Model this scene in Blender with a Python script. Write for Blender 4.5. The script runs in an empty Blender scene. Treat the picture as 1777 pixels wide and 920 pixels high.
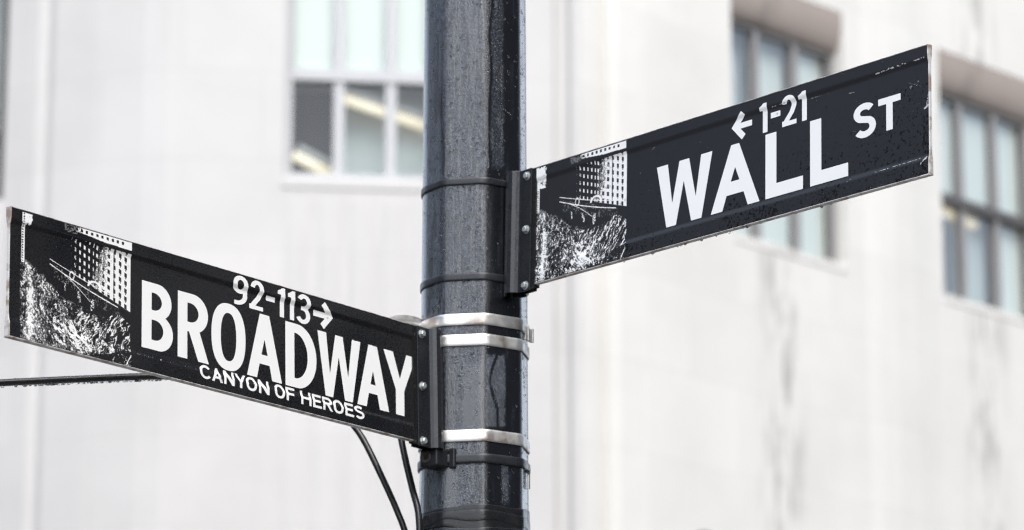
import bpy, bmesh, math, random
import numpy as np
from mathutils import Vector, Matrix

random.seed(4)
RNG = np.random.default_rng(7)
SC = bpy.context.scene
COL = SC.collection
R = math.radians

# ------------------------------------------------------------------ camera
PITCH = 0.2516086
cam_d = bpy.data.cameras.new('camera')
cam_d.sensor_width = 36.0
cam_d.lens = 6400 / 1777 * 36.0
cam_d.clip_start = 0.1
cam_d.clip_end = 3000
cam_d.dof.use_dof = True
cam_d.dof.focus_distance = 6.42
cam_d.dof.aperture_fstop = 5.3
cam = bpy.data.objects.new('camera', cam_d)
COL.objects.link(cam)
cam.location = (0, 0, 1.6)
cam.rotation_euler = (math.pi / 2 + PITCH, 0, 0)
SC.camera = cam

# ------------------------------------------------------------------ sky, sun, exposure
SUN_EL, SUN_AZ = R(52), R(163)      # azimuth clockwise from +Y: behind the camera, to its right
world = bpy.data.worlds.new('World')
SC.world = world
world.use_nodes = True
wn = world.node_tree
sky = wn.nodes.new('ShaderNodeTexSky')
sky.sky_type = 'NISHITA'
sky.sun_disc = False
sky.sun_elevation = SUN_EL
sky.sun_rotation = SUN_AZ
sky.air_density = 1.0
sky.dust_density = 2.5
sky.ozone_density = 1.0
hs = wn.nodes.new('ShaderNodeHueSaturation')      # an overcast sky keeps little of its blue
hs.inputs['Saturation'].default_value = 0.6
wn.links.new(sky.outputs[0], hs.inputs['Color'])
wn.links.new(hs.outputs[0], wn.nodes['Background'].inputs[0])
wn.nodes['Background'].inputs[1].default_value = 0.15

sun_d = bpy.data.lights.new('sun', 'SUN')
sun_d.energy = 1.2
sun_d.angle = R(60)
sun_d.color = (1.0, 0.995, 0.985)
sun = bpy.data.objects.new('sun', sun_d)
COL.objects.link(sun)
sdir = Vector((math.sin(SUN_AZ) * math.cos(SUN_EL), math.cos(SUN_AZ) * math.cos(SUN_EL), math.sin(SUN_EL)))
sun.rotation_euler = sdir.to_track_quat('Z', 'Y').to_euler()

vs = SC.view_settings
vs.view_transform = 'Standard'
vs.look = 'None'
vs.gamma = 1
vs.use_curve_mapping = False
vs.exposure = 1.2
SC.render.engine = 'CYCLES'
SC.cycles.use_denoising = True
SC.cycles.denoising_prefilter = 'NONE'
SC.cycles.filter_width = 1.3
SC.cycles.use_adaptive_sampling = False
SC.cycles.max_bounces = 8
SC.cycles.caustics_reflective = False
SC.cycles.caustics_refractive = False


# ------------------------------------------------------------------ helpers
def tag(o, label=None, cat=None, group=None, kind=None):
    if label: o['label'] = label
    if cat: o['category'] = cat
    if group: o['group'] = group
    if kind: o['kind'] = kind
    return o


def empty(name, loc, label, cat, group=None):
    o = bpy.data.objects.new(name, None)
    COL.objects.link(o)
    o.location = loc
    o.empty_display_size = 0.1
    return tag(o, label, cat, group)


def link_mesh(name, me, parent=None):
    o = bpy.data.objects.new(name, me)
    COL.objects.link(o)
    if parent is not None:
        o.parent = parent
        m = Matrix.Identity(4)
        q = parent
        while q is not None:
            m = Matrix.Translation(q.location) @ m
            q = q.parent
        o.location = m.inverted().translation
    return o


class MB:
    """collects polygons given in world space; build() links them as one mesh"""
    def __init__(s):
        s.v, s.f, s.sm, s.uv = [], [], [], []

    def add(s, verts, faces, smooth=False, uvs=None):
        b = len(s.v)
        s.v += [tuple(map(float, p)) for p in verts]
        s.f += [tuple(b + i for i in f) for f in faces]
        s.sm += [smooth] * len(faces)
        s.uv += list(uvs) if uvs is not None else [(float(p[0]), float(p[2])) for p in verts]

    def box(s, o, ax, ay, az, x, y, z):
        o, ax, ay, az = map(np.asarray, (o, ax, ay, az))
        P = [o + ax * a + ay * b + az * c for a in x for b in y for c in z]
        s.add(P, [(0, 1, 3, 2), (4, 6, 7, 5), (0, 4, 5, 1), (2, 3, 7, 6), (0, 2, 6, 4), (1, 5, 7, 3)])

    def build(s, name, mat, parent=None, bevel=0.0, segs=2, fix=True):
        me = bpy.data.meshes.new(name)
        me.from_pydata(s.v, [], s.f)
        uvl = me.uv_layers.new(name='UVMap')
        li = np.empty(len(me.loops), dtype=np.int32)
        me.loops.foreach_get('vertex_index', li)
        uvl.data.foreach_set('uv', np.asarray(s.uv, dtype=np.float32)[li].ravel())
        me.polygons.foreach_set('use_smooth', s.sm)
        if fix:
            bm = bmesh.new()
            bm.from_mesh(me)
            bmesh.ops.recalc_face_normals(bm, faces=bm.faces)
            bm.to_mesh(me)
            bm.free()
        me.materials.append(mat)
        me.update()
        o = link_mesh(name, me, parent)
        if bevel:
            m = o.modifiers.new('bevel', 'BEVEL')
            m.width = bevel
            m.segments = segs
            m.limit_method = 'ANGLE'
            m.angle_limit = R(35)
        return o


def nrm(v):
    v = np.asarray(v, float)
    return v / np.linalg.norm(v)


def tube(mb, pts, rad, n=10, smooth=True):
    pts = [np.asarray(p, float) for p in pts]
    rad = rad if hasattr(rad, '__len__') else [rad] * len(pts)
    V, F = [], []
    up = np.array([0.13, 0.21, 0.97])
    for i, p in enumerate(pts):
        t = nrm(pts[min(i + 1, len(pts) - 1)] - pts[max(i - 1, 0)])
        a = nrm(np.cross(t, up))
        b = np.cross(t, a)
        for k in range(n):
            th = 2 * math.pi * k / n
            V.append(p + rad[i] * (a * math.cos(th) + b * math.sin(th)))
    for i in range(len(pts) - 1):
        for k in range(n):
            F.append((i * n + k, i * n + (k + 1) % n, (i + 1) * n + (k + 1) % n, (i + 1) * n + k))
    F.append(tuple(range(n)))
    F.append(tuple((len(pts) - 1) * n + k for k in reversed(range(n))))
    mb.add(V, F, smooth)


def spline(ctrl, n=40):
    """Catmull-Rom through the control points"""
    P = [np.asarray(p, float) for p in ctrl]
    P = [2 * P[0] - P[1]] + P + [2 * P[-1] - P[-2]]
    out = []
    m = len(P) - 3
    for i in range(m):
        for k in range(n // m):
            t = k / (n // m)
            a, b, c, d = P[i:i + 4]
            out.append(0.5 * ((2 * b) + (c - a) * t + (2 * a - 5 * b + 4 * c - d) * t * t + (3 * b - a - 3 * c + d) * t ** 3))
    out.append(P[-2])
    return out


# value noise
_T = RNG.random((16, 256, 256))


def vn(x, y, seed=0):
    x, y = np.asarray(x, float), np.asarray(y, float)
    xi, yi = np.floor(x).astype(int), np.floor(y).astype(int)
    fx, fy = x - xi, y - yi
    fx, fy = fx * fx * (3 - 2 * fx), fy * fy * (3 - 2 * fy)
    T = _T[seed % 16]
    g = lambda a, b: T[(xi + a) & 255, (yi + b) & 255]
    return (g(0, 0) * (1 - fx) + g(1, 0) * fx) * (1 - fy) + (g(0, 1) * (1 - fx) + g(1, 1) * fx) * fy


def fbm(x, y, seed=0, octv=3):
    s, a, t = 0, 1, 0
    for k in range(octv):
        s = s + a * vn(x * 2 ** k + 17.3 * k, y * 2 ** k + 5.1 * k, seed + k)
        t += a
        a *= 0.55
    return s / t


def sstep(a, b, x):
    t = np.clip((np.asarray(x, float) - a) / (b - a), 0, 1)
    return t * t * (3 - 2 * t)


# ------------------------------------------------------------------ materials
def mat(name, base=(.5, .5, .5), rough=.5, metal=0.0, spec=None):
    m = bpy.data.materials.new(name)
    m.use_nodes = True
    p = m.node_tree.nodes['Principled BSDF']
    p.inputs['Base Color'].default_value = (*base, 1)
    p.inputs['Roughness'].default_value = rough
    p.inputs['Metallic'].default_value = metal
    if spec is not None: p.inputs['Specular IOR Level'].default_value = spec
    return m


class N:
    """small node helper"""
    def __init__(s, m):
        s.t = m.node_tree
        s.p = s.t.nodes['Principled BSDF']

    def __call__(s, typ, **kw):
        n = s.t.nodes.new('ShaderNode' + typ)
        for k, v in kw.items():
            if hasattr(n, k): setattr(n, k, v)
            else: n.inputs[k.replace('_', ' ')].default_value = v
        return n

    def l(s, a, b):
        s.t.links.new(a, b)

    def math(s, op, a, b=None, c=None):
        n = s.t.nodes.new('ShaderNodeMath')
        n.operation = op
        for i, x in enumerate((a, b, c)):
            if x is None: continue
            if isinstance(x, (int, float)): n.inputs[i].default_value = x
            else: s.l(x, n.inputs[i])
        return n.outputs[0]

    def ramp(s, fac, stops):
        r = s.t.nodes.new('ShaderNodeValToRGB')
        el = r.color_ramp.elements
        while len(el) < len(stops): el.new(0.5)
        for e, (p, c) in zip(el, stops):
            e.position = p
            e.color = (*c, 1) if hasattr(c, '__len__') else (c, c, c, 1)
        s.l(fac, r.inputs[0])
        return r.outputs[0]

    def noise(s, scale, detail=3, rough=.55, coord='Object', stretch=None):
        tc = s.t.nodes.new('ShaderNodeTexCoord')
        v = tc.outputs[coord]
        if stretch:
            mp = s.t.nodes.new('ShaderNodeMapping')
            mp.inputs['Scale'].default_value = stretch
            s.l(v, mp.inputs[0])
            v = mp.outputs[0]
        n = s.t.nodes.new('ShaderNodeTexNoise')
        n.inputs['Scale'].default_value = scale
        n.inputs['Detail'].default_value = detail
        n.inputs['Roughness'].default_value = rough
        s.l(v, n.inputs['Vector'])
        return n.outputs['Fac']

    def bump(s, h, strength, dist):
        b = s.t.nodes.new('ShaderNodeBump')
        b.inputs['Strength'].default_value = strength if isinstance(strength, (int, float)) else 1
        if not isinstance(strength, (int, float)): s.l(strength, b.inputs['Strength'])
        b.inputs['Distance'].default_value = dist
        s.l(h, b.inputs['Height'])
        s.l(b.outputs[0], s.p.inputs['Normal'])
        return b

    def mixc(s, f, a, b):
        m = s.t.nodes.new('ShaderNodeMix')
        m.data_type = 'RGBA'
        s.l(f, m.inputs[0])
        for i, x in ((6, a), (7, b)):
            if hasattr(x, 'links'): s.l(x, m.inputs[i])
            else: m.inputs[i].default_value = (*x, 1)
        return m.outputs[2]


def pole_paint():
    m = mat('pole_paint', (.01, .011, .013), .3)
    n = N(m)
    at = n('Attribute', attribute_name='wet')
    w = at.outputs['Fac']
    gr = n.ramp(n.noise(290, 2, .7, stretch=(1, 1, .75)), [(.34, (.004, .007, .012)), (.49, (.017, .026, .040)), (.66, (.092, .118, .160))])  # blue-grey speckle in the colour stands in for glints off the rough paint
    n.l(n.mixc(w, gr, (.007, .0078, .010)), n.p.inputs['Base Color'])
    n.l(n.math('MULTIPLY', w, .7), n.p.inputs['Coat Weight'])
    n.p.inputs['Coat Roughness'].default_value = .06
    n.p.inputs['Specular IOR Level'].default_value = 1.0
    n.l(n.math('MULTIPLY_ADD', w, -.28, .38), n.p.inputs['Roughness'])
    peel = n.noise(430, 3, .7)
    n.bump(peel, n.math('MULTIPLY_ADD', w, -.6, .95), .0020)
    return m


def black_paint(name, base, rough=.35, scale=300, strength=.35):
    m = mat(name, base, rough)
    n = N(m)
    n.bump(n.noise(scale, 3, .6), strength, .001)
    n.l(n.ramp(n.noise(40, 4), [(.35, rough - .14), (.7, rough + .12)]), n.p.inputs['Roughness'])
    return m


def sign_face(name, dry, wetc, spots):
    m = mat(name, dry, .4)
    n = N(m)
    a = n.noise(150 if spots else 300, 4, .68)
    big = n.noise(7, 3, .5, stretch=(1, 1, .45))
    f = n.math('ADD', a, n.math('MULTIPLY', n.math('SUBTRACT', big, .5), .5 if spots else .6))
    if spots:
        sx = n('SeparateXYZ')
        n.l(n('TexCoord').outputs['Object'], sx.inputs[0])
        f = n.math('SUBTRACT', f, n.math('MULTIPLY', n.math('SUBTRACT', sx.outputs[2], 3.345), .85))
    k = n.ramp(f, [(.60, 0), (.63, 1)] if spots else [(.36, 0), (.66, 1)])
    n.l(n.mixc(k, dry, wetc), n.p.inputs['Base Color'])
    n.l(n.ramp(k, [(0, .42), (1, .16)]), n.p.inputs['Roughness'])
    n.bump(n.noise(240, 2), .10, .001)
    return m


def steel_band():
    m = mat('stainless_steel', (.72, .71, .69), .34, .8)
    n = N(m)
    n.l(n.ramp(n.noise(22, 4), [(.3, (.88, .88, .87)), (.54, (.76, .74, .71)), (.66, (.42, .37, .33))]), n.p.inputs['Base Color'])
    n.l(n.ramp(n.noise(60, 3), [(.3, .34), (.7, .52)]), n.p.inputs['Roughness'])
    n.bump(n.noise(30, 2), .15, .003)
    return m


def limestone(name, base, stain):
    m = mat(name, base, .85)
    n = N(m)
    uv = n('TexCoord').outputs['UV']
    sx = n('SeparateXYZ')
    n.l(uv, sx.inputs[0])
    mp = n('Mapping')
    mp.inputs['Scale'].default_value = (4.6, .75, 1)
    n.l(uv, mp.inputs[0])
    tx = n('TexNoise', Scale=1.6, Detail=5, Roughness=.6)
    n.l(mp.outputs[0], tx.inputs['Vector'])
    tb = n('TexNoise', Scale=.9, Detail=4, Roughness=.6)
    n.l(uv, tb.inputs['Vector'])
    dark = tuple(c * .93 for c in base)
    c0 = n.mixc(n.ramp(tb.outputs['Fac'], [(.38, 0), (.65, 1)]), base, dark)
    br = n('TexBrick')
    br.offset = .5
    br.inputs['Scale'].default_value = 1.0
    br.inputs['Mortar Size'].default_value = .006
    br.inputs['Brick Width'].default_value = 1.35
    br.inputs['Row Height'].default_value = .78
    br.inputs['Color1'].default_value = (1, 1, 1, 1)
    br.inputs['Color2'].default_value = (.955, .953, .95, 1)
    br.inputs['Mortar'].default_value = (.90, .895, .885, 1)
    n.l(uv, br.inputs['Vector'])
    mm = n.t.nodes.new('ShaderNodeMix')
    mm.data_type = 'RGBA'
    mm.blend_type = 'MULTIPLY'
    mm.inputs[0].default_value = 1
    n.l(c0, mm.inputs[6])
    n.l(br.outputs['Color'], mm.inputs[7])
    c0 = mm.outputs[2]
    if stain:
        ph = n.math('ABSOLUTE', n.math('SUBTRACT', n.math('MODULO', n.math('ADD', sx.outputs[0], 29.7), 3.08), 1.54))
        near = n.ramp(ph, [(.03, 1), (.42, 0)])
        k = n.math('MULTIPLY', n.ramp(tx.outputs['Fac'], [(.48, 0), (.60, 1)]), near)
        c0 = n.mixc(n.math('MULTIPLY', k, .62), c0, (.20, .185, .17))
    n.l(c0, n.p.inputs['Base Color'])
    return m


def glass_mat():
    m = bpy.data.materials.new('window_glass')
    m.use_nodes = True
    t = m.node_tree
    t.nodes.clear()
    out = t.nodes.new('ShaderNodeOutputMaterial')
    mix = t.nodes.new('ShaderNodeMixShader')
    lw = t.nodes.new('ShaderNodeLayerWeight')
    lw.inputs[0].default_value = .25
    fr = t.nodes.new('ShaderNodeMath')
    fr.operation = 'MULTIPLY_ADD'
    fr.inputs[1].default_value = .7
    fr.inputs[2].default_value = .05
    t.links.new(lw.outputs['Facing'], fr.inputs[0])
    tr = t.nodes.new('ShaderNodeBsdfTransparent')
    tr.inputs[0].default_value = (.90, .945, .925, 1)
    gl = t.nodes.new('ShaderNodeBsdfGlossy')
    gl.inputs['Roughness'].default_value = .03
    t.links.new(fr.outputs[0], mix.inputs[0])
    t.links.new(tr.outputs[0], mix.inputs[1])
    t.links.new(gl.outputs[0], mix.inputs[2])
    t.links.new(mix.outputs[0], out.inputs[0])
    return m


def emit_mat(name, col, s):
    m = mat(name, (.8, .8, .8), .5)
    p = m.node_tree.nodes['Principled BSDF']
    p.inputs['Emission Color'].default_value = (*col, 1)
    p.inputs['Emission Strength'].default_value = s
    m.cycles.emission_sampling = 'NONE'
    return m


def water_mat():
    m = mat('rain_water', (1, 1, 1), .02)
    p = m.node_tree.nodes['Principled BSDF']
    p.inputs['Transmission Weight'].default_value = 1
    p.inputs['IOR'].default_value = 1.33
    return m


def asphalt():
    m = mat('asphalt', (.05, .05, .052), .8)
    n = N(m)
    n.l(n.ramp(n.noise(30, 5), [(.3, .035), (.7, .065)]), n.p.inputs['Base Color'])
    n.bump(n.noise(120, 3), .4, .01)
    return m


M = dict(
    pole=pole_paint(),
    bracket=black_paint('bracket_paint', (.014, .0155, .019), .32),
    strap=black_paint('black_strap_paint', (.018, .020, .024), .36),
    tape=black_paint('vinyl_tape', (.012, .0125, .014), .30, 90, .5),
    rubber=black_paint('cable_rubber', (.012, .012, .012), .26, 200, .2),
    face_b=sign_face('sign_face_speckled', (.0145, .0147, .016), (.0075, .008, .010), False),
    face_w=sign_face('sign_face_spotted', (.0155, .0168, .0205), (.005, .0055, .007), True),
    letter=mat('white_reflective_sheet', (.90, .905, .90), .42),
    scuff=mat('scuffed_sheet', (.50, .50, .50), .5),
    halftone=mat('grey_ink', (.16, .165, .17), .45),
    alu=mat('bare_aluminium', (.70, .69, .68), .5, .35),
    zinc=mat('zinc_bolt', (.46, .49, .49), .42, .6),
    steel=steel_band(),
    stone=limestone('limestone', (.568, .560, .550), False),
    stone_b=limestone('stained_limestone', (.715, .705, .672), True),
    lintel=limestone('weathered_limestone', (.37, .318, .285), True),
    white_frame=mat('pale_painted_frame', (.46, .468, .48), .5),
    bronze=mat('bronze_window_frame', (.26, .25, .25), .45),
    dark_rail=mat('dark_window_rail', (.07, .065, .062), .5),
    glass=glass_mat(),
    blind=mat('pale_window_blind', (.77, .80, .775), .8),
    blind_grey=mat('grey_window_blind', (.56, .61, .62), .8),
    curtain=mat('dark_window_curtain', (.04, .038, .04), .8),
    room=mat('room_plaster', (.8, .81, .79), .9),
    lamp=emit_mat('warm_tube_light', (1.0, .80, .47), .30),
    water=water_mat(),
    asphalt=asphalt(),
    paving=mat('concrete_paving', (.32, .31, .29), .85),
    iron=mat('black_cast_iron', (.012, .013, .015), .35),
    globe=mat('frosted_globe', (.75, .75, .72), .4),
    brick=mat('dark_grey_stone', (.066, .065, .064), .85),
    brick2=mat('grey_stone', (.20, .20, .20), .85),
    dark_glass=mat('dark_window_glass', (.02, .022, .025), .1),
)
_p = M['alu'].node_tree.nodes['Principled BSDF']
_n = N(M['alu'])
_n.l(_n.ramp(_n.noise(45, 4), [(.36, (.36, .29, .25)), (.52, (.72, .71, .70))]), _n.p.inputs['Base Color'])

# ------------------------------------------------------------------ ground
UPZ = np.array([0., 0., 1.])
X_, Y_ = np.array([1., 0, 0]), np.array([0., 1, 0])
mb = MB()
mb.add([(-1500, -1500, -.13), (1500, -1500, -.13), (1500, 1500, -.13), (-1500, 1500, -.13)], [(0, 1, 2, 3)])
tag(mb.build('road', M['asphalt']), kind='structure')
mb = MB()
mb.box((0, 0, 0), X_, Y_, UPZ, (-1.6, 1.8), (5.2, 9.6), (-.13, 0))
tag(mb.build('traffic_island', M['paving'], bevel=.02), kind='structure')
mb = MB()
mb.box((0, 0, 0), X_, Y_, UPZ, (-14, 14), (21.0, 60), (-.13, 0))
tag(mb.build('pavement', M['paving'], bevel=.02), kind='structure')

# ------------------------------------------------------------------ stone office building behind
P0 = np.array([.588, 30.0, 0.0])
DA = nrm([.993, .115, 0]); NA = np.array([DA[1], -DA[0], 0])
DB = nrm([.686, .728, 0]); NB = np.array([DB[1], -DB[0], 0])
TOP = 26.0


def wall(d, n, prof, opens, z_top, depth):
    """a wing of the facade: a plan profile (s, offset) swept up, with window openings and their reveals"""
    mb = MB()
    ss = sorted(set([p[0] for p in prof] + [x for o in opens for x in o[:2]]))
    xs, ys = [p[0] for p in prof], [p[1] for p in prof]
    pt = lambda s, z, off=0: P0 + d * s + n * (np.interp(s, xs, ys) + off) + UPZ * z
    for a, b in zip(ss[:-1], ss[1:]):
        spans = [(0, z_top)]
        for o in opens:
            if o[0] - 1e-6 <= a and b <= o[1] + 1e-6:
                spans = [(0, o[2]), (o[3], z_top)]
        for z0, z1 in spans:
            mb.add([pt(a, z0), pt(b, z0), pt(b, z1), pt(a, z1)], [(0, 1, 2, 3)], uvs=[(a, z0), (b, z0), (b, z1), (a, z1)])
    for s0, s1, z0, z1 in opens:
        q = -depth
        for (sa, za, sb, zb) in ((s0, z0, s0, z1), (s1, z0, s1, z1), (s0, z0, s1, z0)):
            mb.add([pt(sa, za), pt(sb, zb), pt(sb, zb, q), pt(sa, za, q)], [(0, 1, 2, 3)], uvs=[(sa, za), (sb, zb), (sb, zb), (sa, za)])
        mb.add([pt(s0, z1), pt(s1, z1), pt(s1, z1 - .001, q), pt(s0, z1 - .001, q)], [(0, 1, 2, 3)], uvs=[(s0, z1)] * 4)
    return mb


bld = empty('office_building', (P0[0], P0[1], 0), 'pale limestone office building with fluted piers behind the street signs', 'building')
op_a = [(-6.35, -4.86, 9.95, 12.45), (-2.52, -.98, 10.0, 12.6)]
prof_a = [(-9, -.95), (-6.4, -.95), (-4.86, -.80), (-4.60, -.60), (-4.56, -.585), (-4.51, -.58), (-4.45, -.50), (-4.1, -.28), (-3.86, -.16), (-3.7, -.08), (-3.5, -.02), (-3.3, .0), (-2.6, 0), (-2.52, 0), (-.98, 0), (-.9, 0), (-.24, 0), (-.21, -.07), (-.11, -.07), (-.08, 0), (0, 0)]
wall(DA, NA, prof_a, op_a, TOP, .18).build('front_facade', M['stone'], bld, fix=False)
op_b = [(2.0, 3.62, 9.98, 12.41), (5.08, 6.70, 9.98, 12.41), (8.16, 9.78, 9.98, 12.41)]
prof_b = [(0, 0), (.20, 0), (.22, -.06), (.31, -.06), (.33, .02)]
for k in range(4):
    b = 3.08 * k
    prof_b += [(b + .42, .05), (b + .75, .07), (b + 1.05, .06), (b + 1.35, .04), (b + 1.65, .015), (b + 1.9, 0), (b + 3.0 - .1, 0)] if k == 0 else \
              [(b + .80, .0), (b + 1.0, .03), (b + 1.2, .045), (b + 1.5, .035), (b + 1.7, .015), (b + 1.9, 0), (b + 2.9, 0)]
prof_b += [(19.0, 0)]
prof_b.sort()
wall(DB, NB, prof_b, op_b, TOP, .19).build('side_facade', M['stone_b'], bld, fix=False)
mb = MB()      # body behind the two wings
back = [P0 + DA * -9 - NA * 2.4, P0 + DA * -.3 - NA * 2.4, P0 + DB * .3 - NB * 2.4, P0 + DB * 19 - NB * 2.4, P0 + DB * 19 + np.array([-6, 9, 0]), P0 + DA * -9 + np.array([0, 14, 0])]
n_ = len(back)
mb.add([p for p in back] + [p + UPZ * TOP for p in back], [tuple(range(n_, 2 * n_))] + [(i, (i + 1) % n_, n_ + (i + 1) % n_, n_ + i) for i in range(n_)])
mb.build('rear_block', M['room'], bld)
for P, d, n, s in ((P0, DA, NA, -9), (P0, DB, NB, 19)):
    mb = MB()
    mb.add([P + d * s, P + d * s - n * 2.4, P + d * s - n * 2.4 + UPZ * TOP, P + d * s + UPZ * TOP], [(0, 1, 2, 3)])
    mb.build('end_wall', M['stone'], bld)
mb = MB()
mb.add([P0 + UPZ * TOP, P0 + DA * -9 + UPZ * TOP, P0 + DA * -9 - NA * 2.41 + UPZ * TOP, P0 - NA * 2.41 + UPZ * TOP], [(0, 1, 2, 3)])
mb.add([P0 + UPZ * TOP, P0 + DB * 19 + UPZ * TOP, P0 + DB * 19 - NB * 2.41 + UPZ * TOP, P0 - NB * 2.41 + UPZ * TOP], [(0, 1, 2, 3)])
mb.build('parapet', M['stone'], bld)


def window(d, n, s0, s1, z0, z1, q, edges, zr, frame_m, rail_m, fills, fr=.06, mul=.05):
    """frame with mullions and a meeting rail at depth q behind the wall, glass, and what hangs behind each light;
    edges: centre of each mullion; fills[row][col] -> material or None"""
    P = lambda s, o, z: P0 + d * s + n * o + UPZ * z
    f = MB()
    f.box(P0, d, n, UPZ, (s0, s0 + fr), (-q - .05, -q + .03), (z0, z1))
    f.box(P0, d, n, UPZ, (s1 - fr, s1), (-q - .05, -q + .03), (z0, z1))
    f.box(P0, d, n, UPZ, (s0 + fr, s1 - fr), (-q - .05, -q + .03), (z0, z0 + fr))
    f.box(P0, d, n, UPZ, (s0 + fr, s1 - fr), (-q - .05, -q + .03), (z1 - fr, z1))
    for e in edges:
        f.box(P0, d, n, UPZ, (e - mul / 2, e + mul / 2), (-q - .05, -q + .028), (z0 + fr, zr - .05))
        f.box(P0, d, n, UPZ, (e - mul / 2, e + mul / 2), (-q - .05, -q + .028), (zr + .05, z1 - fr))
    fo = f.build('window', frame_m, bld)
    r = MB()
    r.box(P0, d, n, UPZ, (s0 + fr, s1 - fr), (-q - .05, -q + .045), (zr - .05, zr + .05))
    r.build('meeting_rail', rail_m, fo)
    g = MB()
    g.add([P(s0 + fr, -q - .02, z0 + fr), P(s1 - fr, -q - .02, z0 + fr), P(s1 - fr, -q - .02, z1 - fr), P(s0 + fr, -q - .02, z1 - fr)], [(0, 1, 2, 3)])
    g.build('pane', M['glass'], fo)
    cols = [s0 + fr] + list(edges) + [s1 - fr]
    for row, (za, zb) in enumerate(((zr, z1), (z0, zr))):
        for c in range(len(cols) - 1):
            mm, dep = fills[row][c]
            if mm is None: continue
            b = MB()
            sa, sb, nn = cols[c] + .012, cols[c + 1] - .012, 10
            V, F = [], []
            for i in range(nn + 1):     # soft pleats
                s = sa + (sb - sa) * i / nn
                o = -q - dep
                V += [P(s, o, za), P(s, o, zb)]
            for i in range(nn): F.append((2 * i, 2 * i + 2, 2 * i + 3, 2 * i + 1))
            b.add(V, F, True)
            b.build('blind', mm, fo)
    # the room behind
    rm = MB()
    dp = q + 1.1
    A = [P(s0 - .3, -q - .06, z0 - .3), P(s1 + .3, -q - .06, z0 - .3), P(s1 + .3, -q - .06, z1 + .5), P(s0 - .3, -q - .06, z1 + .5)]
    B = [p - n * (dp - q) for p in A]
    rm.add(A + B, [(4, 5, 6, 7), (0, 4, 7, 3), (1, 2, 6, 5), (0, 1, 5, 4), (3, 7, 6, 2)])
    rm.build('room_lining', M['room'], fo)
    return fo


FB = (M['blind_grey'], .36)  # pale sheet added to brighten the lower panes like a lit room
BL, GR, DK, NO = (M['blind'], .07), (M['blind_grey'], .16), (M['curtain'], .45), (None, 0)
window(DA, NA, -2.52, -.98, 10.0, 12.6, .15, [-2.05, -1.61, -1.26], 10.94, M['white_frame'], M['white_frame'],
       [[BL, BL, BL, BL], [DK, FB, FB, FB]], .075, .09)
window(DA, NA, -6.35, -4.86, 9.95, 12.45, 1.04, [-5.85, -5.3], 10.55, M['dark_rail'], M['dark_rail'], [[BL, BL, (M['blind_grey'], .4)], [DK, NO, NO]])
for k in range(3):
    o = 3.08 * k
    fills = [[BL, BL, BL], [DK, (M['blind_grey'], .14), BL]]
    if k == 0: fills = [[GR, (M['blind'], .12), BL], [BL, BL, BL]]
    window(DB, NB, 2.0 + o, 3.62 + o, 9.98, 12.04, .15, [2.50 + o, 3.06 + o], 10.98, M['bronze'], M['dark_rail'], fills, .055, .075)
    P = lambda s, off, z: P0 + DB * (s + o) + NB * off + UPZ * z
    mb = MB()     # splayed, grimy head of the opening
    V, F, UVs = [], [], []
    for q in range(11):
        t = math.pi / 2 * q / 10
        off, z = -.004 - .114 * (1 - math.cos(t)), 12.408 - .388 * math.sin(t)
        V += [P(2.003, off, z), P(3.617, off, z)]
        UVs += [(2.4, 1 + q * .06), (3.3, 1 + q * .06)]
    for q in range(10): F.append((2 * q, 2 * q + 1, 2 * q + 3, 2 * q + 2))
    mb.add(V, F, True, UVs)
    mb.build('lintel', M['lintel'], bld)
    mb = MB()
    mb.box(P0, DB, NB, UPZ, (2.004 + o, 3.616 + o), (-.17, .008), (9.90, 9.984))
    mb.build('sill', M['stone_b'], bld, bevel=.01)
mb = MB()
mb.box(P0, DA, NA, UPZ, (-2.54, -.96), (-.14, .012), (9.90, 9.997))
mb.build('sill', M['stone'], bld, bevel=.015)
for s in (-2.4, -2.13, -1.86, -1.59, -1.32, -1.05):
    mb = MB()
    mb.add([P0 + DA * (s + a) + NA * b + UPZ * z for z in (6.9, 9.8) for a, b in ((-.10, .002), (-.05, .016), (.05, .016), (.10, .002))],
           [(0, 1, 5, 4), (1, 2, 6, 5), (2, 3, 7, 6), (4, 5, 6, 7), (3, 2, 1, 0)])
    mb.build('flute', M['stone'], bld)


def strip_lamp(p0, p1, label):
    p0, p1 = np.asarray(p0), np.asarray(p1)
    c = (p0 + p1) / 2
    e = empty('strip_light', c, label, 'ceiling light', 'strip lights behind the office windows')
    ax = nrm(p1 - p0)
    L = np.linalg.norm(p1 - p0)
    ay = nrm(np.cross(UPZ, ax)); az = np.cross(ax, ay)
    b = MB(); b.box(p0, ax, ay, az, (0, L), (-.06, .06), (.05, .09)); b.build('housing', M['white_frame'], e)
    b = MB(); tube(b, [p0, p1], .04, 8); b.build('tube', M['lamp'], e)


P = lambda d, n, s, o, z: P0 + d * s + n * o + UPZ * z
strip_lamp(P(DA, NA, -2.07, -.24, 10.79), P(DA, NA, -1.03, -.42, 10.52), 'warm strip light inside the wide pale window left of the black pole, upper')
strip_lamp(P(DA, NA, -2.42, -.28, 10.27), P(DA, NA, -2.06, -.42, 10.13), 'short warm strip light low behind the dark pane left of the black pole')
strip_lamp(P(DB, NB, 5.3, -.235, 10.90), P(DB, NB, 5.95, -.25, 10.86), 'warm strip light below the middle rail of the window right of the upper sign')
strip_lamp(P(DA, NA, -5.3, -1.4, 10.42), P(DA, NA, -4.95, -1.5, 10.34), 'warm strip light in the window cut off at the edge beyond the lower sign')

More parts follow.
